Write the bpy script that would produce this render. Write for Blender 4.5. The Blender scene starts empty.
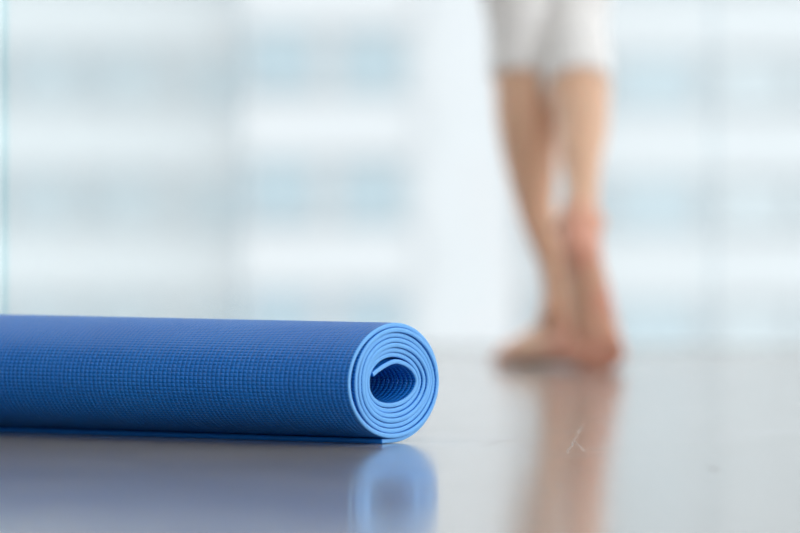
import bpy, bmesh, math, random
from mathutils import Vector, Matrix

random.seed(7)
PI = math.pi
scene = bpy.context.scene
COL = scene.collection

# ------------------------------------------------------------------ camera
F_PX = 2938.0                 # focal length in pixels of an 800 px wide frame
CAM_H = 0.1184                # lens height above the floor
HORIZON = 285.0               # image row of the horizon
cam_data = bpy.data.cameras.new('camera')
cam = bpy.data.objects.new('camera', cam_data)
COL.objects.link(cam)
cam.location = (0, 0, CAM_H)
cam.rotation_euler = (PI / 2, 0, 0)
cam_data.sensor_width = 36.0
cam_data.lens = F_PX / 800 * 36.0
cam_data.shift_y = (HORIZON - 266.5) / 800
cam_data.clip_start = 0.02
cam_data.clip_end = 500
cam_data.dof.use_dof = True
cam_data.dof.focus_distance = 2.205
cam_data.dof.aperture_fstop = 3.3
scene.camera = cam

# ------------------------------------------------------------------ world: even bright overcast sky
world = bpy.data.worlds.new('overcast_sky')
scene.world = world
world.use_nodes = True
bg = world.node_tree.nodes['Background']
bg.inputs['Color'].default_value = (0.935, 0.98, 1.0, 1)
bg.inputs['Strength'].default_value = 2.7

scene.view_settings.view_transform = 'Standard'
scene.view_settings.look = 'None'
scene.view_settings.gamma = 1.0
scene.view_settings.use_curve_mapping = False
scene.view_settings.exposure = 0.0

# the room, in metres
X0, X1, Y0, Y1, ZC = -3.6, 2.4, -2.6, 5.52, 2.9
ZW = 1.9                      # sill of the unseen high window added behind the camera for front light
YS = 3.3                      # side window cut short here; an added solid pier blocks side light


def portal(name, loc, rot, sx, sy):
    """a window opening told to the sampler; it gives no light of its own"""
    l = bpy.data.lights.new(name, 'AREA')
    l.shape = 'RECTANGLE'
    l.size, l.size_y = sx, sy
    l.cycles.is_portal = True
    o = bpy.data.objects.new(name, l)
    COL.objects.link(o)
    o.location = loc
    o.rotation_euler = rot
    return o


portal('portal_front_window', ((X0 + X1) / 2, Y1 - 0.06, ZC / 2), (-PI / 2, 0, 0), X1 - X0, ZC)
portal('portal_side_window', (X1 - 0.06, (Y0 + YS) / 2, ZC / 2), (0, PI / 2, 0), ZC, YS - Y0)
portal('portal_added_rear_window', ((X0 + X1) / 2, Y0 + 0.06, (ZW + ZC) / 2), (PI / 2, 0, 0), X1 - X0, ZC - ZW)  # opening of the added rear window


# ------------------------------------------------------------------ helpers
def srgb(r, g, b):
    f = lambda c: (c / 255) / 12.92 if c / 255 <= 0.04045 else ((c / 255 + 0.055) / 1.055) ** 2.4
    return (f(r), f(g), f(b), 1)


class Nodes:
    def __init__(self, mat):
        mat.use_nodes = True
        self.t = mat.node_tree
        self.t.nodes.clear()
        self.out = self.t.nodes.new('ShaderNodeOutputMaterial')

    def new(self, kind, **kw):
        n = self.t.nodes.new(kind)
        for k, v in kw.items():
            setattr(n, k, v)
        return n

    def link(self, a, b):
        self.t.links.new(a, b)

    def val(self, sock, v):
        if isinstance(v, bpy.types.NodeSocket):
            self.link(v, sock)
        else:
            sock.default_value = v

    def math(self, op, a, b=0.0, clamp=False):
        n = self.new('ShaderNodeMath', operation=op, use_clamp=clamp)
        self.val(n.inputs[0], a)
        self.val(n.inputs[1], b)
        return n.outputs[0]

    def vec(self, op, a, b=(0, 0, 0)):
        n = self.new('ShaderNodeVectorMath', operation=op)
        self.val(n.inputs[0], a)
        self.val(n.inputs[1], b)
        return n

    def noise(self, vec, scale, detail=3, rough=0.5):
        n = self.new('ShaderNodeTexNoise')
        self.link(vec, n.inputs['Vector'])
        n.inputs['Scale'].default_value = scale
        n.inputs['Detail'].default_value = detail
        n.inputs['Roughness'].default_value = rough
        return n.outputs['Fac']

    def mapping(self, vec, scale=(1, 1, 1)):
        n = self.new('ShaderNodeMapping')
        self.link(vec, n.inputs['Vector'])
        n.inputs['Scale'].default_value = scale
        return n.outputs['Vector']

    def remap(self, v, a, b, c, d):
        n = self.new('ShaderNodeMapRange')
        self.link(v, n.inputs['Value'])
        for i, x in zip((1, 2, 3, 4), (a, b, c, d)):
            n.inputs[i].default_value = x
        return n.outputs[0]

    def mix(self, fac, a, b):
        n = self.new('ShaderNodeMix', data_type='RGBA')
        self.val(n.inputs[0], fac)
        self.val(n.inputs[6], a)
        self.val(n.inputs[7], b)
        return n.outputs[2]

    def bsdf(self, color, rough=0.5, spec=0.5, **kw):
        n = self.new('ShaderNodeBsdfPrincipled')
        self.val(n.inputs['Base Color'], color)
        self.val(n.inputs['Roughness'], rough)
        n.inputs['Specular IOR Level'].default_value = spec
        for k, v in kw.items():
            self.val(n.inputs[k.replace('_', ' ')], v)
        self.link(n.outputs[0], self.out.inputs['Surface'])
        return n

    def bump(self, height, strength, dist):
        n = self.new('ShaderNodeBump')
        self.link(height, n.inputs['Height'])
        n.inputs['Strength'].default_value = strength
        n.inputs['Distance'].default_value = dist
        return n.outputs['Normal']

    def obj(self):
        return self.new('ShaderNodeTexCoord').outputs['Object']


def plain(name, color, rough=0.6, spec=0.4, var=0.04, scale=6.0, bump=0.0):
    m = bpy.data.materials.new(name)
    n = Nodes(m)
    f = n.noise(n.obj(), scale, 4)
    lo = tuple(c * (1 - var) for c in color[:3]) + (1,)
    hi = tuple(min(1, c * (1 + var)) for c in color[:3]) + (1,)
    b = n.bsdf(n.mix(f, lo, hi), rough, spec)
    if bump:
        n.link(n.bump(n.noise(n.obj(), scale * 40, 3), 0.3, bump), b.inputs['Normal'])
    return m


def glass_mat(name, tint, ior=1.5, spec_rough=0.0):
    """clear architectural glass: lets light straight through, reflects by angle"""
    m = bpy.data.materials.new(name)
    n = Nodes(m)
    tr = n.new('ShaderNodeBsdfTransparent')
    tr.inputs['Color'].default_value = tint
    gl = n.new('ShaderNodeBsdfGlossy')
    gl.inputs['Roughness'].default_value = spec_rough
    fr = n.new('ShaderNodeFresnel')
    fr.inputs['IOR'].default_value = ior
    mx = n.new('ShaderNodeMixShader')
    # reflect once, on the side the light meets first; the far side of the sheet only lets it out
    geo = n.new('ShaderNodeNewGeometry')
    n.link(n.math('MULTIPLY', fr.outputs[0], n.math('SUBTRACT', 1.0, geo.outputs['Backfacing'])), mx.inputs[0])
    n.link(tr.outputs[0], mx.inputs[1])
    n.link(gl.outputs[0], mx.inputs[2])
    n.link(mx.outputs[0], n.out.inputs['Surface'])
    return m


def tag(o, label=None, cat=None, group=None, kind=None):
    if label: o['label'] = label
    if cat: o['category'] = cat
    if group: o['group'] = group
    if kind: o['kind'] = kind
    return o


def link_mesh(name, me, mat=None, parent=None, smooth=False):
    o = bpy.data.objects.new(name, me)
    COL.objects.link(o)
    if mat is not None:
        me.materials.append(mat)
    if parent is not None:
        o.parent = parent
    if smooth:
        me.polygons.foreach_set('use_smooth', [True] * len(me.polygons))
    return o


def box_mesh(name, a, b, bevel=0.0):
    bm = bmesh.new()
    bmesh.ops.create_cube(bm, size=1.0)
    for v in bm.verts:
        v.co = Vector(((a[i] + b[i]) / 2 + v.co[i] * (b[i] - a[i]) for i in range(3)))
    if bevel:
        bmesh.ops.bevel(bm, geom=list(bm.edges), offset=bevel, segments=2, affect='EDGES', profile=0.6)
    me = bpy.data.meshes.new(name)
    bm.to_mesh(me)
    bm.free()
    return me


def box(name, a, b, mat, parent=None, bevel=0.0):
    return link_mesh(name, box_mesh(name, a, b, bevel), mat, parent)


def empty(name, loc=(0, 0, 0), rz=0.0):
    o = bpy.data.objects.new(name, None)
    COL.objects.link(o)
    o.location = loc
    o.rotation_euler = (0, 0, rz)
    o.empty_display_size = 0.1
    return o


def floor_at(px, py):
    """floor point that the photograph shows at this pixel"""
    y = CAM_H * F_PX / (py - HORIZON)
    return ((px - 400) / F_PX * y, y)


# ------------------------------------------------------------------ materials
def floor_material():
    m = bpy.data.materials.new('polished_floor')
    n = Nodes(m)
    co = n.obj()
    grain = n.noise(n.mapping(co, (2.2, 14, 1)), 3.0, 5, 0.6)
    cloud = n.noise(co, 1.6, 3)
    c = n.mix(grain, srgb(150, 142, 136), srgb(176, 170, 166))
    c = n.mix(n.math('MULTIPLY', cloud, 0.35), c, srgb(126, 122, 122))
    # scuffs and hairline scratches where the photograph shows them
    sep = n.vec('MULTIPLY', co, (1, 1, 0)).outputs[0]
    mask = None
    segs = [((583, 425), (567, 453), .0011, .7), ((574, 440), (585, 452), .0010, .6),
            ((540, 455), (700, 456), .0020, .35), ((430, 442), (482, 441), .0020, .3),
            ((484, 447), (500, 441), .0012, .5), ((503, 441), (530, 440), .0016, .5),
            ((506, 447), (536, 447), .0014, .4), ((530, 449), (562, 452), .0012, .4),
            ((592, 450), (622, 449), .0014, .45), ((626, 452), (690, 453), .0016, .25),
            ((729, 453), (735, 453), .0030, .5), ((650, 444), (668, 441), .0010, .3)]
    wob = n.new('ShaderNodeTexNoise')
    n.link(co, wob.inputs['Vector'])
    wob.inputs['Scale'].default_value = 60
    w = n.vec('SCALE', n.vec('SUBTRACT', wob.outputs['Color'], (.5, .5, .5)).outputs[0])
    w.inputs['Scale'].default_value = 0.006
    p = n.vec('ADD', sep, n.vec('MULTIPLY', w.outputs[0], (1, 1, 0)).outputs[0]).outputs[0]
    for a, b, wd, amt in segs:
        if abs(a[1] - b[1]) < 7: wd *= 3.5
        A = Vector(floor_at(*a) + (0,))
        B = Vector(floor_at(*b) + (0,))
        ba = B - A
        pa = n.vec('SUBTRACT', p, tuple(A)).outputs[0]
        h = n.math('DIVIDE', n.vec('DOT_PRODUCT', pa, tuple(ba)).outputs['Value'], ba.length_squared, clamp=True)
        sc = n.new('ShaderNodeVectorMath', operation='SCALE')
        sc.inputs[0].default_value = tuple(ba)
        n.link(h, sc.inputs['Scale'])
        d = n.vec('LENGTH', n.vec('SUBTRACT', pa, sc.outputs[0]).outputs[0]).outputs['Value']
        k = n.remap(d, wd * 0.3, wd * 1.5, amt * 0.28, 0.0)
        mask = k if mask is None else n.math('MAXIMUM', mask, k)
    c = n.mix(mask, c, srgb(225, 222, 218))
    S = Vector(floor_at(714, 469) + (0,))
    dd = n.vec('LENGTH', n.vec('MULTIPLY', n.vec('SUBTRACT', p, tuple(S)).outputs[0], (1, .35, 1)).outputs[0]).outputs['Value']
    spot = n.remap(dd, .002, .006, 0.45, 0.0)
    c = n.mix(spot, c, srgb(70, 66, 62))
    rough = n.remap(n.noise(n.mapping(co, (1, 1, 1)), 9, 4), 0.3, 0.7, 0.115, 0.15)
    rough = n.math('ADD', rough, n.math('MULTIPLY', n.math('ADD', mask, spot), 0.35), clamp=True)
    b = n.bsdf(c, rough, 0.5)
    b.inputs['IOR'].default_value = 1.9
    return m


def mat_material():
    """embossed PVC foam; UV is metres along the sheet / metres across it"""
    m = bpy.data.materials.new('embossed_blue_foam')
    n = Nodes(m)
    uv = n.new('ShaderNodeUVMap', uv_map='sheet').outputs[0]
    sx = n.new('ShaderNodeSeparateXYZ')
    n.link(uv, sx.inputs[0])
    pu, pv = 0.0027, 0.0040
    u = n.math('DIVIDE', sx.outputs[0], pu)
    v = n.math('DIVIDE', sx.outputs[1], pv)
    hu = n.math('ABSOLUTE', n.math('SINE', n.math('MULTIPLY', u, PI)))
    hv = n.math('ABSOLUTE', n.math('SINE', n.math('MULTIPLY', v, PI)))
    h = n.math('MULTIPLY', n.math('POWER', hu, 0.5), n.math('POWER', hv, 0.7))
    tone = n.noise(n.obj(), 14, 4)
    c = n.mix(tone, srgb(8, 110, 208), srgb(20, 126, 222))
    b = n.bsdf(c, 0.38, 0.42)
    n.link(n.bump(h, 1.0, 0.0011), b.inputs['Normal'])
    return m


M_FLOOR = floor_material()
M_MAT = mat_material()
M_EDGE = plain('cut_blue_foam', srgb(112, 176, 239), 0.6, 0.35, 0.03, 90, 0.0003)
M_WALL = plain('white_paint', srgb(236, 236, 233), 0.8, 0.2)
M_DIM = plain('grey_paint', srgb(128, 124, 120), 0.8, 0.2)
M_FRAME = plain('pale_window_metal', srgb(222, 228, 231), 0.4, 0.5)
M_GLASS = glass_mat('clear_window_glass', (0.985, 0.99, 0.99, 1))
M_PART = glass_mat('clear_partition_glass', (0.98, 0.99, 0.99, 1))
M_GEDGE = glass_mat('green_glass_edge', (0.84, 0.92, 0.93, 1))
M_JOINT = glass_mat('clear_silicone_joint', (0.88, 0.91, 0.92, 1), 1.3, 0.3)

# ------------------------------------------------------------------ room shell
tag(box('floor', (X0, Y0, -0.12), (X1, Y1 + 0.1, 0), M_FLOOR), kind='structure')
tag(box('ceiling', (X0, Y0, ZC), (X1, Y1 + 0.1, ZC + 0.12), M_WALL), kind='structure')
tag(box('wall_left', (X0 - 0.12, Y0 - 0.12, -0.12), (X0, Y1 + 0.1, ZC + 0.12), M_DIM), kind='structure')
tag(box('wall_back', (X0, Y0 - 0.12, -0.12), (X1, Y0, ZW), M_WALL), kind='structure')


def glazing(name, origin, along, length, bars, z0=0.0):
    """a floor-to-ceiling window wall: rails, mullions and one pane per bay"""
    root = tag(empty(name, origin, math.atan2(along[1], along[0])), kind='structure')
    box('bottom_rail', (0, -0.03, z0), (length, 0.03, z0 + 0.006), M_FRAME, root, 0.002)
    box('top_rail', (0, -0.03, ZC - 0.05), (length, 0.03, ZC), M_FRAME, root, 0.003)
    mull = box_mesh('glazing_joint', (-0.006, -0.012, z0 + 0.006), (0.006, 0.012, ZC - 0.05), 0.002)
    mull.materials.append(M_JOINT)
    edges = [0.014] + list(bars) + [length - 0.014]
    for b in edges:
        o = link_mesh('glazing_joint', mull, None, root)
        o.location.x = b
    for a, b in zip(edges, edges[1:]):
        box('pane', (a + 0.006, -0.004, z0 + 0.006), (b - 0.006, 0.004, ZC - 0.05), M_GLASS, root)
    return root


glazing('window_1', (X0, Y1, 0), (1, 0), X1 - X0, [-0.303 + 0.89 * k - X0 for k in range(-3, 4)])
glazing('window_2', (X1, Y0, 0), (0, 1), YS - Y0, [0.98 * k for k in range(1, 6)])
tag(box('added_wall_right', (X1 - 0.03, YS, -0.12), (X1 + 0.1, Y1 + 0.1, ZC + 0.12), M_WALL), kind='structure')  # unseen pier, added to weaken the side light on the person
glazing('added_rear_window', (X0, Y0 - 0.04, 0), (1, 0), X1 - X0, [1.0, 2.0, 3.0, 4.0, 5.0], ZW)  # unseen clerestory, added to brighten what faces the camera

# ------------------------------------------------------------------ frameless glass partition beside the mat
PA, PB = Vector((-0.362, 2.69, 0)), Vector((-0.306, Y1 - 0.035, 0))
PL = (PB - PA).length
part = tag(empty('glass_partition', PA, math.atan2(PB.y - PA.y, PB.x - PA.x)),
           'frameless clear glass partition with a thin green edge behind the rolled mat', 'glass partition')
box('glass_sheet', (0.002, -0.004, 0.0), (PL, 0.004, 2.4), M_PART, part)
tag(box('polished_edge', (0, -0.0035, 0.0), (0.002, 0.0035, 2.4), M_GEDGE, part), 'pale green polished glass edge')


# ------------------------------------------------------------------ towers outside
M_CLAD = {'l': plain('light_grey_cladding', srgb(167, 171, 173), 0.7, 0.2, 0.02, 0.4),
          'c': plain('white_cladding', srgb(159, 161, 163), 0.7, 0.2, 0.02, 0.4),
          'r': plain('cool_white_cladding', srgb(158, 161, 163), 0.7, 0.2, 0.02, 0.4)}
M_TINT = {'deep': plain('blue_grey_window_glass', srgb(130, 143, 149), 0.35, 0.3, 0.05, 0.5),
          'mid': plain('pale_blue_window_glass', srgb(141, 152, 157), 0.35, 0.3, 0.05, 0.5),
          'soft': plain('hazy_window_glass', srgb(152, 159, 162), 0.35, 0.3, 0.05, 0.5)}
M_SILL = plain('window_aluminium', srgb(160, 164, 167), 0.5, 0.4)
YB = 80.0
SB = F_PX / YB


def bx(px): return (px - 400) / SB


def bz(py): return CAM_H + (HORIZON - py) / SB


def tower(name, label, x0, x1, y, clad, cols, period):
    """cols: (left px, right px, top px, bottom px, tint, panes)"""
    root = tag(empty(name, ((x0 + x1) / 2, y, -40)), label, 'building', 'towers outside the window')
    cx = (x0 + x1) / 2
    box('facade', (x0 - cx, 0.35, 0), (x1 - cx, 14, 110), clad, root)
    # cladding face: piers and spandrels proud of the recessed windows
    zs = period / SB
    for (l, r, t, b, tint, panes) in cols:
        w, h = (r - l) / SB, (b - t) / SB
        fm = bmesh.new()
        fw = 0.06
        rects = [(-fw, -fw, w + fw, 0), (-fw, h, w + fw, h + fw), (-fw, 0, 0, h), (w, 0, w + fw, h)]
        for i in range(1, panes):
            rects.append((w * i / panes - 0.04, 0, w * i / panes + 0.04, h))
        for (a0, c0, a1, c1) in rects:
            vs = bmesh.ops.create_cube(fm, size=1)['verts']
            for v in vs:
                v.co = Vector(((a0 + a1) / 2 + v.co.x * (a1 - a0), 0.27 + v.co.y * 0.16, (c0 + c1) / 2 + v.co.z * (c1 - c0)))
        fme = bpy.data.meshes.new('window')
        fm.to_mesh(fme); fm.free()
        fme.materials.append(M_SILL)
        pms = []
        for i in range(panes):
            a0 = w * i / panes + (0.04 if i else 0)
            a1 = w * (i + 1) / panes - (0.04 if i < panes - 1 else 0)
            pm = box_mesh('pane', (a0, 0.28, 0), (a1, 0.345, h))
            pm.materials.append(M_TINT[tint])
            pms.append(pm)
        for k in range(-4, 6):
            f = link_mesh('window', fme, None, root)
            f.location = (bx(l) - cx, 0, bz(b) + 40 + k * zs)
            for pm in pms:
                link_mesh('pane', pm, None, f)
    # spandrel panels between window rows, proud of the glass
    for k in range(-5, 7):
        l = min(c[0] for c in cols); r = max(c[1] for c in cols)
        t = max(c[3] for c in cols); b = min(c[2] for c in cols) + period
        z0, z1 = bz(b) + k * zs + 40, bz(t) + k * zs + 40
        if z1 - z0 > 0.2:
            box('spandrel', (bx(l) - 0.2 - cx, 0.12, z0 + 0.1), (bx(r) + 0.2 - cx, 0.34, z1 - 0.1), clad, root, 0.02)
    return root


tower('office_tower', 'pale tower with wide faint bands of glass, furthest left outside the window',
      bx(-790), bx(236), YB, M_CLAD['l'],
      [(x, x + 100, 48, 100, 'soft', 2) for x in (-772, -660, -552)] +
      [(-440, -352, 48, 100, 'soft', 1), (-340, -250, 48, 100, 'soft', 1), (-240, -130, 48, 100, 'soft', 2), (-120, -12, 48, 100, 'soft', 2),
       (8, 78, 47, 100, 'mid', 1), (84, 158, 47, 100, 'mid', 1), (164, 228, 47, 100, 'soft', 1)], 124)
tower('office_tower', 'white tower with pairs of dark blue-grey windows, left of the walking legs',
      bx(238), bx(520), YB - 1.2, M_CLAD['c'],
      [(247, 317, 33, 95, 'deep', 1), (340, 406, 36, 97, 'deep', 1)], 129)
tower('office_tower', 'cool white tower with blue windows, right of the walking legs',
      bx(522), bx(1420), YB, M_CLAD['r'],
      [(530, 600, 58, 108, 'mid', 1), (614, 698, 57, 109, 'mid', 1), (716, 790, 62, 104, 'soft', 1), (800, 880, 60, 106, 'soft', 1),
       (892, 980, 60, 106, 'soft', 1)] + [(x, x + 96, 60, 106, 'soft', 1) for x in (992, 1100, 1208, 1316)], 123)


# ------------------------------------------------------------------ the rolled yoga mat
def build_mat():
    S = 1.0 / 1335.0
    T = [21, 27.7, 32.5, 37.4, 42.5, 47.6, 52.6, 57.4]
    B = [22.8, 28.2, 33.1, 38.1, 43.2, 48.3, 53.2, 58.0]
    L = [40.5, 46, 51, 56, 61, 66.5, 76.5, 89.3]
    R = [50.5, 57, 63.5, 69.5, 75, 80, 85, 89.8]
    th = 4.75

    def interp(pts, x):
        if x <= pts[0][0]: return pts[0][1]
        for (a, p), (b, q) in zip(pts, pts[1:]):
            if x <= b:
                t = (x - a) / (b - a)
                return p + (q - p) * t
        return pts[-1][1]
    A = []
    for k in range(8):
        A += [(2 * PI * k, L[k]), (2 * PI * k + PI, R[k])]
    V = []
    for k in range(8):
        V += [(2 * PI * k + PI / 2, T[k]), (2 * PI * k + 1.5 * PI, B[k])]
    t0, t1 = 0.30, 2 * PI * 7 + 1.5 * PI
    N = 8 * 72
    pts = []
    for i in range(N + 1):
        a = t0 + (t1 - t0) * i / N
        pts.append(Vector((-interp(A, a) * math.cos(a), interp(V, a) * math.sin(a))))
    # the inner flap runs almost straight from its tip before it joins the curl
    for i in range(len(pts)):
        a = t0 + (t1 - t0) * i / N
        if a < PI / 2 + 0.25:
            u = pts[i].x
            q = min(1.0, max(0.0, (u + 43.0) / 55.0))
            k = 1 - max(0.0, (a - PI / 2 + 0.35) / 0.6) ** 2 if a > PI / 2 - 0.35 else 1.0
            pts[i].y += (7.0 + 13.6 * math.sin(q * PI / 2) ** 0.92 - pts[i].y) * max(0.0, k)
    # the free tail lies flat on the floor, running out under the front of the roll
    n_tail = 8
    for i in range(1, n_tail + 1):
        pts.append(Vector((pts[N].x - 22.0 * i / n_tail, -58.0)))
    # tangents, normals, arc length
    nrm, arc = [], [0.0]
    for i in range(len(pts)):
        d = (pts[min(i + 1, len(pts) - 1)] - pts[max(i - 1, 0)]).normalized()
        nrm.append(Vector((-d.y, d.x)))
        if i: arc.append(arc[-1] + (pts[i] - pts[i - 1]).length * S)
    W = 0.61
    # stations along the mat's width (w = distance from the visible end), rounded rims at both ends
    rim = [(0.0, 0.60), (0.00030, 0.84), (0.00085, 0.97), (0.0018, 1.0)]
    stations = rim + [(0.03 + (W - 0.06) * i / 13, 1.0) for i in range(14)] + [(W - w, s) for w, s in reversed(rim)]
    verts, faces, mats, uvs = [], [], [], []
    n = len(pts)

    def pos(i, side, w, s):
        p = pts[i] + nrm[i] * (side * th / 2 * s)
        grow = 1 + 0.052 * min(1.0, w / 0.40)           # looser towards the far end
        u, v = p.x * grow, (p.y + 60.4) * grow
        tele = 0.0009 * math.sin(arc[i] * 7.0) + 0.0011 * math.sin(arc[i] * 2.7 + 1.0)
        return (u * S, w + (tele if w < 0.3 else 0), v * S)
    for side in (1, -1):
        for (w, s) in stations:
            for i in range(n):
                verts.append(pos(i, side, w, s))
    ns = len(stations)

    def vid(sd, j, i): return (sd * ns + j) * n + i
    loop_uv = []

    def add(q, uvq, m):
        faces.append(q); loop_uv.extend(uvq); mats.append(m)
    for sd in (0, 1):
        for j in range(ns - 1):
            m = 1 if (j < 2 or j >= ns - 3) else 0
            for i in range(n - 1):
                q = [(j, i), (j, i + 1), (j + 1, i + 1), (j + 1, i)]
                if sd == 0: q = q[::-1]
                add([vid(sd, a, b) for a, b in q], [(arc[b], stations[a][0]) for a, b in q], m)
    for j, flip in ((0, True), (ns - 1, False)):
        for i in range(n - 1):
            q = [vid(0, j, i), vid(0, j, i + 1), vid(1, j, i + 1), vid(1, j, i)]
            add(q[::-1] if not flip else q, [(0, 0)] * 4, 1)
    for i, flip in ((0, True), (n - 1, False)):
        for j in range(ns - 1):
            q = [vid(0, j, i), vid(1, j, i), vid(1, j + 1, i), vid(0, j + 1, i)]
            add(q if flip else q[::-1], [(0, 0)] * 4, 0)  # cut ends in the darker sheet blue; the tail's shade is in this colour
    me = bpy.data.meshes.new('yoga_mat')
    me.from_pydata(verts, [], faces)
    uvl = me.uv_layers.new(name='sheet')
    uvl.data.foreach_set('uv', [c for p in loop_uv for c in p])
    me.materials.append(M_MAT)
    me.materials.append(M_EDGE)
    me.polygons.foreach_set('material_index', mats)
    me.polygons.foreach_set('use_smooth', [True] * len(faces))
    bm = bmesh.new(); bm.from_mesh(me)
    bmesh.ops.recalc_face_normals(bm, faces=bm.faces)
    bm.to_mesh(me); bm.free()
    me.validate()
    o = bpy.data.objects.new('yoga_mat', me)
    COL.objects.link(o)
    # local x = across the oval, local y = into the roll away from the visible end
    a = math.radians(60)
    # away along the roll: left and back; across: right and back
    o.location = (-5.5 / 1335, 2.2, 0.0002)
    o.rotation_euler = (0, 0, a)
    tag(o, 'rolled blue yoga mat with embossed texture lying on the glossy floor', 'yoga mat')
    return o


build_mat()


# ------------------------------------------------------------------ the walking person
def catmull(pts, sub=6):
    out = []
    n = len(pts)
    for i in range(n - 1):
        p0, p1, p2, p3 = pts[max(i - 1, 0)], pts[i], pts[i + 1], pts[min(i + 2, n - 1)]
        for k in range(sub):
            t = k / sub
            out.append(tuple(0.5 * (2 * b + (c - a) * t + (2 * a - 5 * b + 4 * c - d) * t * t + (3 * b - a - 3 * c + d) * t ** 3)
                             for a, b, c, d in zip(p0, p1, p2, p3)))
    out.append(tuple(pts[-1]))
    return out


def limb(bm, chain, sub=6, seg=18, round_start=True, round_end=True, side=None):
    """closed tapered tube; chain items (x, y, z, r) or (x, y, z, r across, r along)"""
    ch = [c if len(c) == 5 else tuple(c) + (c[3],) for c in chain]
    p = catmull(ch, sub)
    rings = []
    m = len(p)
    cs = [Vector(q[:3]) for q in p]
    ref = Vector(side) if side else None
    dirs = [(cs[min(i + 1, m - 1)] - cs[max(i - 1, 0)]).normalized() for i in range(m)]
    if ref is None:
        ref = Vector((1, 0, 0)) if abs(dirs[0].x) < 0.8 else Vector((0, 1, 0))
    stations = []
    if round_start:
        for k in (0.15, 0.5, 0.8):
            ang = (1 - k) * PI / 2
            stations.append((cs[0] - dirs[0] * max(p[0][3:5]) * math.sin(ang) * 0.9, dirs[0], p[0][3] * math.cos(ang), p[0][4] * math.cos(ang)))
    for i in range(m):
        stations.append((cs[i], dirs[i], p[i][3], p[i][4]))
    if round_end:
        for k in (0.8, 0.5, 0.15):
            ang = (1 - k) * PI / 2
            stations.append((cs[-1] + dirs[-1] * max(p[-1][3:5]) * math.sin(ang) * 0.9, dirs[-1], p[-1][3] * math.cos(ang), p[-1][4] * math.cos(ang)))
    for (c, d, ra, rb) in stations:
        a = (ref - d * ref.dot(d)).normalized()
        b = d.cross(a)
        rings.append([bm.verts.new(c + a * (ra * math.cos(2 * PI * k / seg)) + b * (rb * math.sin(2 * PI * k / seg))) for k in range(seg)])
    for r0, r1 in zip(rings, rings[1:]):
        for k in range(seg):
            bm.faces.new((r0[k], r0[(k + 1) % seg], r1[(k + 1) % seg], r1[k]))
    bm.faces.new(rings[0][::-1])
    bm.faces.new(rings[-1])


def fused(name, bm, voxel, mat, parent, smooth_it=4):
    """one continuous skin over overlapping limbs"""
    bmesh.ops.recalc_face_normals(bm, faces=bm.faces)
    me = bpy.data.meshes.new(name)
    bm.to_mesh(me); bm.free()
    tmp = bpy.data.objects.new(name + '_raw', me)
    COL.objects.link(tmp)
    r = tmp.modifiers.new('r', 'REMESH')
    r.mode = 'VOXEL'; r.voxel_size = voxel; r.use_smooth_shade = True
    s = tmp.modifiers.new('s', 'SMOOTH')
    s.factor = 0.5; s.iterations = smooth_it
    dg = bpy.context.evaluated_depsgraph_get()
    out = bpy.data.meshes.new_from_object(tmp.evaluated_get(dg))
    bpy.data.objects.remove(tmp)
    out.name = name
    out.materials.clear()
    o = link_mesh(name, out, mat, parent, True)
    return o


def foot(bm, ankle, heel, ball, toe_dir, up, inner):
    """heel / ball: points on the sole; toe_dir: where the toes point; up: dorsal direction at the midfoot; inner: unit vector to the big toe"""
    ankle, heel, ball, toe_dir, up, inner = (Vector(v) for v in (ankle, heel, ball, toe_dir, up, inner))
    toe_dir.normalize(); up.normalize(); inner.normalize()
    ax = (ball - heel)
    L = ax.length
    ax.normalize()
    tup = (toe_dir.cross(inner)).normalized()
    if tup.z < 0: tup = -tup

    def P(t, h, s): return heel + ax * (L * t) + up * h + inner * s

    def q(v, *r): return (v.x, v.y, v.z) + r
    # sole mass: heel to ball, wide and low
    limb(bm, [q(P(0.06, .027, 0), .026, .026), q(P(0.3, .027, -.004), .026, .025), q(P(0.65, .024, -.002), .032, .023), q(P(0.95, .019, 0), .039, .018)],
         side=tuple(inner))
    # instep down from the ankle, and the back of the heel
    limb(bm, [q(ankle, .031, .034), q(P(0.45, .050, .003), .028, .026), q(P(0.75, .034, .004), .030, .020), q(P(0.98, .021, 0), .034, .015)], side=tuple(inner))
    limb(bm, [q(ankle, .029), q((ankle + P(.05, .03, 0)) / 2, .025, .027), q(P(0.06, .030, 0), .026)], side=tuple(inner))
    # ankle knuckles
    for sgn in (1, -1):
        c = ankle + inner * (sgn * .026) + Vector((0, 0, -.004))
        limb(bm, [q(c + inner * .002 * sgn, .012), q(c - inner * (sgn * .012), .014)], 2, 10)
    # toes: big toe first
    offs = [.030, .0115, -.004, -.0185, -.0315]
    lens = [.048, .046, .041, .035, .029]
    rad = [.0125, .0088, .0084, .0080, .0076]
    back = [0, .002, -.003, -.010, -.018]
    for o_, l_, r_, b_ in zip(offs, lens, rad, back):
        base = ball + inner * (o_ * 0.93) + tup * (r_ + .006) + ax * (b_ - .012)
        mid = ball + inner * o_ + toe_dir * (l_ * .5 + b_) + tup * (r_ + .004)
        tip = ball + inner * (o_ * 1.02) + toe_dir * (l_ + b_) + tup * r_
        limb(bm, [q(base, r_ * 1.05), q(mid, r_ * 0.95), q(tip, r_)], 3, 12, side=tuple(inner))


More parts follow.
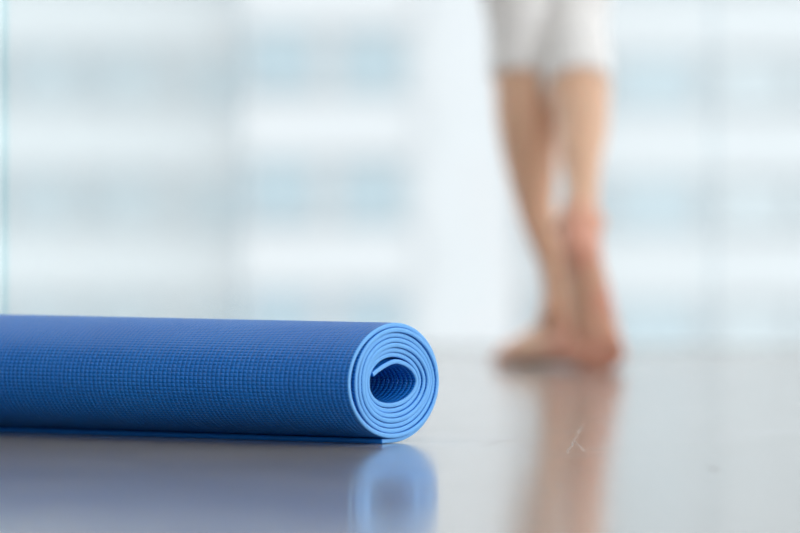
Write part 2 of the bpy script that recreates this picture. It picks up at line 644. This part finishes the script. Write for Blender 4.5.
def hand(bm, wrist, d, palm_n, side):
    wrist, d, palm_n, side = (Vector(v).normalized() if i else Vector(v) for i, v in enumerate((wrist, d, palm_n, side)))

    def q(v, *r): return (v.x, v.y, v.z) + r
    limb(bm, [q(wrist, .024, .018), q(wrist + d * .05, .036, .014), q(wrist + d * .085, .037, .012)], side=tuple(side))
    for k, (o_, l_) in enumerate(zip((.029, .010, -.009, -.027), (.068, .076, .070, .055))):
        b = wrist + d * .088 + side * o_
        limb(bm, [q(b - d * .012, .0090), q(b + d * l_ * .45 + palm_n * .006, .0085), q(b + d * l_ * .75 + palm_n * .018, .0080), q(b + d * l_ * .95 + palm_n * .030, .0072)], 3, 10)
    t = wrist + d * .028 + side * .026
    limb(bm, [q(t, .013), q(t + d * .03 + side * .016 + palm_n * .010, .0105), q(t + d * .058 + side * .020 + palm_n * .020, .009)], 3, 10)


def skin_material():
    m = bpy.data.materials.new('skin')
    n = Nodes(m)
    at = n.new('ShaderNodeAttribute', attribute_name='flush')
    f = n.noise(n.obj(), 18, 4)
    base = n.mix(f, srgb(226, 178, 148), srgb(232, 188, 160))
    red = n.mix(f, srgb(226, 146, 126), srgb(230, 156, 138))
    c = n.mix(n.math('MULTIPLY', at.outputs['Fac'], 0.7), base, red)
    b = n.bsdf(c, 0.5, 0.4)
    b.inputs['Subsurface Weight'].default_value = 0.12
    b.inputs['Subsurface Radius'].default_value = (0.012, 0.005, 0.003)
    b.inputs['Subsurface Scale'].default_value = 1.0
    n.link(n.bump(n.noise(n.obj(), 260, 3), 0.1, 0.0006), b.inputs['Normal'])
    return m


def cloth_material(name, col, fold=0.004):
    m = bpy.data.materials.new(name)
    n = Nodes(m)
    co = n.obj()
    folds = n.noise(n.mapping(co, (1, 1, 0.35)), 16, 4)
    f = n.noise(co, 420, 2)
    c = n.mix(f, tuple(x * .95 for x in col[:3]) + (1,), col)
    b = n.bsdf(c, 0.85, 0.15)
    n.link(n.bump(folds, 0.7, fold), b.inputs['Normal'])
    return m


def build_person():
    root = tag(empty('person', (0.2345, 4.205, 0)),
               'barefoot person in white cropped trousers walking away, one heel lifted', 'person')
    inv = Matrix.Translation((-0.24, -4.30, 0))
    bm = bmesh.new()
    la, lk, lh = (.241, 4.315, .088), (.192, 4.385, .500), (.155, 4.40, .875)
    ra, rk, rh = (.249, 4.095, .205), (.254, 4.365, .490), (.300, 4.40, .875)
    # planted leg
    limb(bm, [la + (.029, .033), (.231, 4.322, .150, .026, .031), (.205, 4.330, .215, .027, .034), (.196, 4.338, .285, .038, .044),
              (.191, 4.348, .355, .047, .052), (.190, 4.362, .425, .049, .053), lk + (.049, .054), (.182, 4.392, .60, .060, .066), (.166, 4.395, .74, .074, .080), lh + (.086, .092)],
         side=(1, 0, 0))
    # trailing leg, heel up
    limb(bm, [ra + (.028, .032), (.256, 4.128, .248, .023, .028), (.2565, 4.170, .292, .030, .033), (.262, 4.222, .340, .037, .040), (.260, 4.278, .395, .045, .047),
              (.257, 4.328, .445, .043, .046), rk + (.045, .052), (.262, 4.380, .60, .054, .064), (.284, 4.395, .74, .074, .080), rh + (.086, .092)],
         side=(1, 0, 0))
    d = Vector((-.115, .20, 0)).normalized()
    foot(bm, la, Vector((.262, 4.275, 0)), Vector((.262, 4.275, 0)) + d * .168, d, (0, 0, 1), (d.y, -d.x, 0))
    heel, ball = Vector((.2465, 4.040, .168)), Vector((.281, 4.150, .006))
    axr = (ball - heel).normalized()
    sd = Vector((-1, 0.1, -.2))
    sd = (sd - axr * sd.dot(axr)).normalized()
    upr = axr.cross(sd)
    if upr.y < 0: upr = -upr
    foot(bm, ra, heel, ball, (0.10, 1, 0.02), upr, sd)
    # trunk, arms, head (all above the frame)
    limb(bm, [(.232, 4.40, .84, .13, .10), (.232, 4.40, .95, .155, .115), (.232, 4.405, 1.07, .118, .088), (.232, 4.41, 1.20, .135, .095), (.232, 4.405, 1.31, .150, .095), (.232, 4.40, 1.375, .10, .07)], side=(1, 0, 0))
    limb(bm, [(.232, 4.40, 1.36, .052), (.232, 4.41, 1.45, .047), (.232, 4.42, 1.49, .05)], side=(1, 0, 0))
    limb(bm, [(.232, 4.425, 1.475, .048, .060), (.232, 4.425, 1.53, .070, .088), (.232, 4.42, 1.59, .074, .094), (.232, 4.42, 1.63, .058, .075)], side=(1, 0, 0))
    limb(bm, [(.232, 4.515, 1.575, .008), (.232, 4.528, 1.55, .012), (.232, 4.522, 1.54, .011)], 3, 10)       # nose
    for s in (-1, 1):
        limb(bm, [(.232 + s * .074, 4.415, 1.578, .010, .017), (.232 + s * .078, 4.41, 1.555, .009, .014)], 3, 10)   # ears
        limb(bm, [(.232 + s * .12, 4.40, 1.33, .05), (.232 + s * .175, 4.40, 1.29, .046), (.232 + s * .20, 4.39 + s * .03, 1.16, .040), (.232 + s * .215, 4.39 + s * .06, 1.05, .036),
                  (.232 + s * .225, 4.40 + s * .10, .93, .030), (.232 + s * .228, 4.41 + s * .14, .825, .023)], side=(1, 0, 0))
        hand(bm, (.232 + s * .228, 4.41 + s * .145, .815), (0, s * .25, -1), (-s, 0, 0), (0, 1, 0.1))
    body = fused('body', bm, 0.0045, skin_material(), root, 3)
    me = body.data
    # skin flush on heels, soles and toes: the skin's own colour, stored per point
    at = me.attributes.new('flush', 'FLOAT', 'POINT')
    spots = [(Vector((.2465, 4.045, .180)), .050, .9), (ball, .060, .9), ((heel + ball) / 2 + sd * -.035, .035, .9),
             (Vector((.262, 4.28, .02)), .05, .9), (Vector((.165, 4.45, .012)), .06, .9), (ball + Vector((.01, .045, 0)), .05, .9)]
    vals = []
    for v in me.vertices:
        f = 0.0
        if v.co.z < 0.3:
            for c, r, a in spots:
                dd = (v.co - c).length / r
                if dd < 1.6:
                    f = max(f, a * max(0.0, min(1.0, 1.6 - dd) if dd > 0.6 else 1.0))
        vals.append(f)
    at.data.foreach_set('value', vals)
    me.transform(inv)
    # cropped trousers
    bm = bmesh.new()
    g = .011
    limb(bm, [(.190, 4.366, .418, .057, .066), (.191, 4.380, .50, .059, .068), (.182, 4.392, .60, .072, .079), (.166, 4.395, .74, .085, .092), (.155, 4.40, .875, .096, .103)],
         round_start=False, side=(1, 0, 0))
    limb(bm, [(.260, 4.284, .396, .051, .064), (.257, 4.318, .445, .052, .068), (.254, 4.362, .49, .052, .066), (.262, 4.380, .60, .062, .075), (.284, 4.395, .74, .083, .092), (.300, 4.40, .875, .096, .103)],
         round_start=False, side=(1, 0, 0))
    limb(bm, [(.232, 4.40, .83, .14, .112), (.232, 4.40, .92, .168, .128), (.232, 4.402, 1.00, .148, .112)], round_end=False, side=(1, 0, 0))
    p = fused('cropped_trousers', bm, 0.005, cloth_material('white_cotton', srgb(248, 243, 242)), root, 2)
    p.data.transform(inv)
    # top
    bm = bmesh.new()
    limb(bm, [(.232, 4.402, .98, .145, .112), (.232, 4.405, 1.07, .130, .100), (.232, 4.41, 1.20, .146, .106), (.232, 4.405, 1.31, .158, .104), (.232, 4.40, 1.36, .115, .082)],
         round_start=False, side=(1, 0, 0))
    p = fused('sleeveless_top', bm, 0.006, cloth_material('pale_jersey', srgb(222, 226, 230)), root, 2)
    p.data.transform(inv)
    # hair drawn back
    bm = bmesh.new()
    limb(bm, [(.232, 4.375, 1.53, .066, .055), (.232, 4.385, 1.59, .080, .088), (.232, 4.40, 1.638, .066, .080)], side=(1, 0, 0))
    limb(bm, [(.232, 4.31, 1.585, .032), (.232, 4.29, 1.57, .034)], side=(1, 0, 0))
    p = fused('hair', bm, 0.006, plain('brown_hair', srgb(92, 66, 48), 0.5, 0.4, 0.2, 60, 0.002), root, 2)
    p.data.transform(inv)
    return root


build_person()
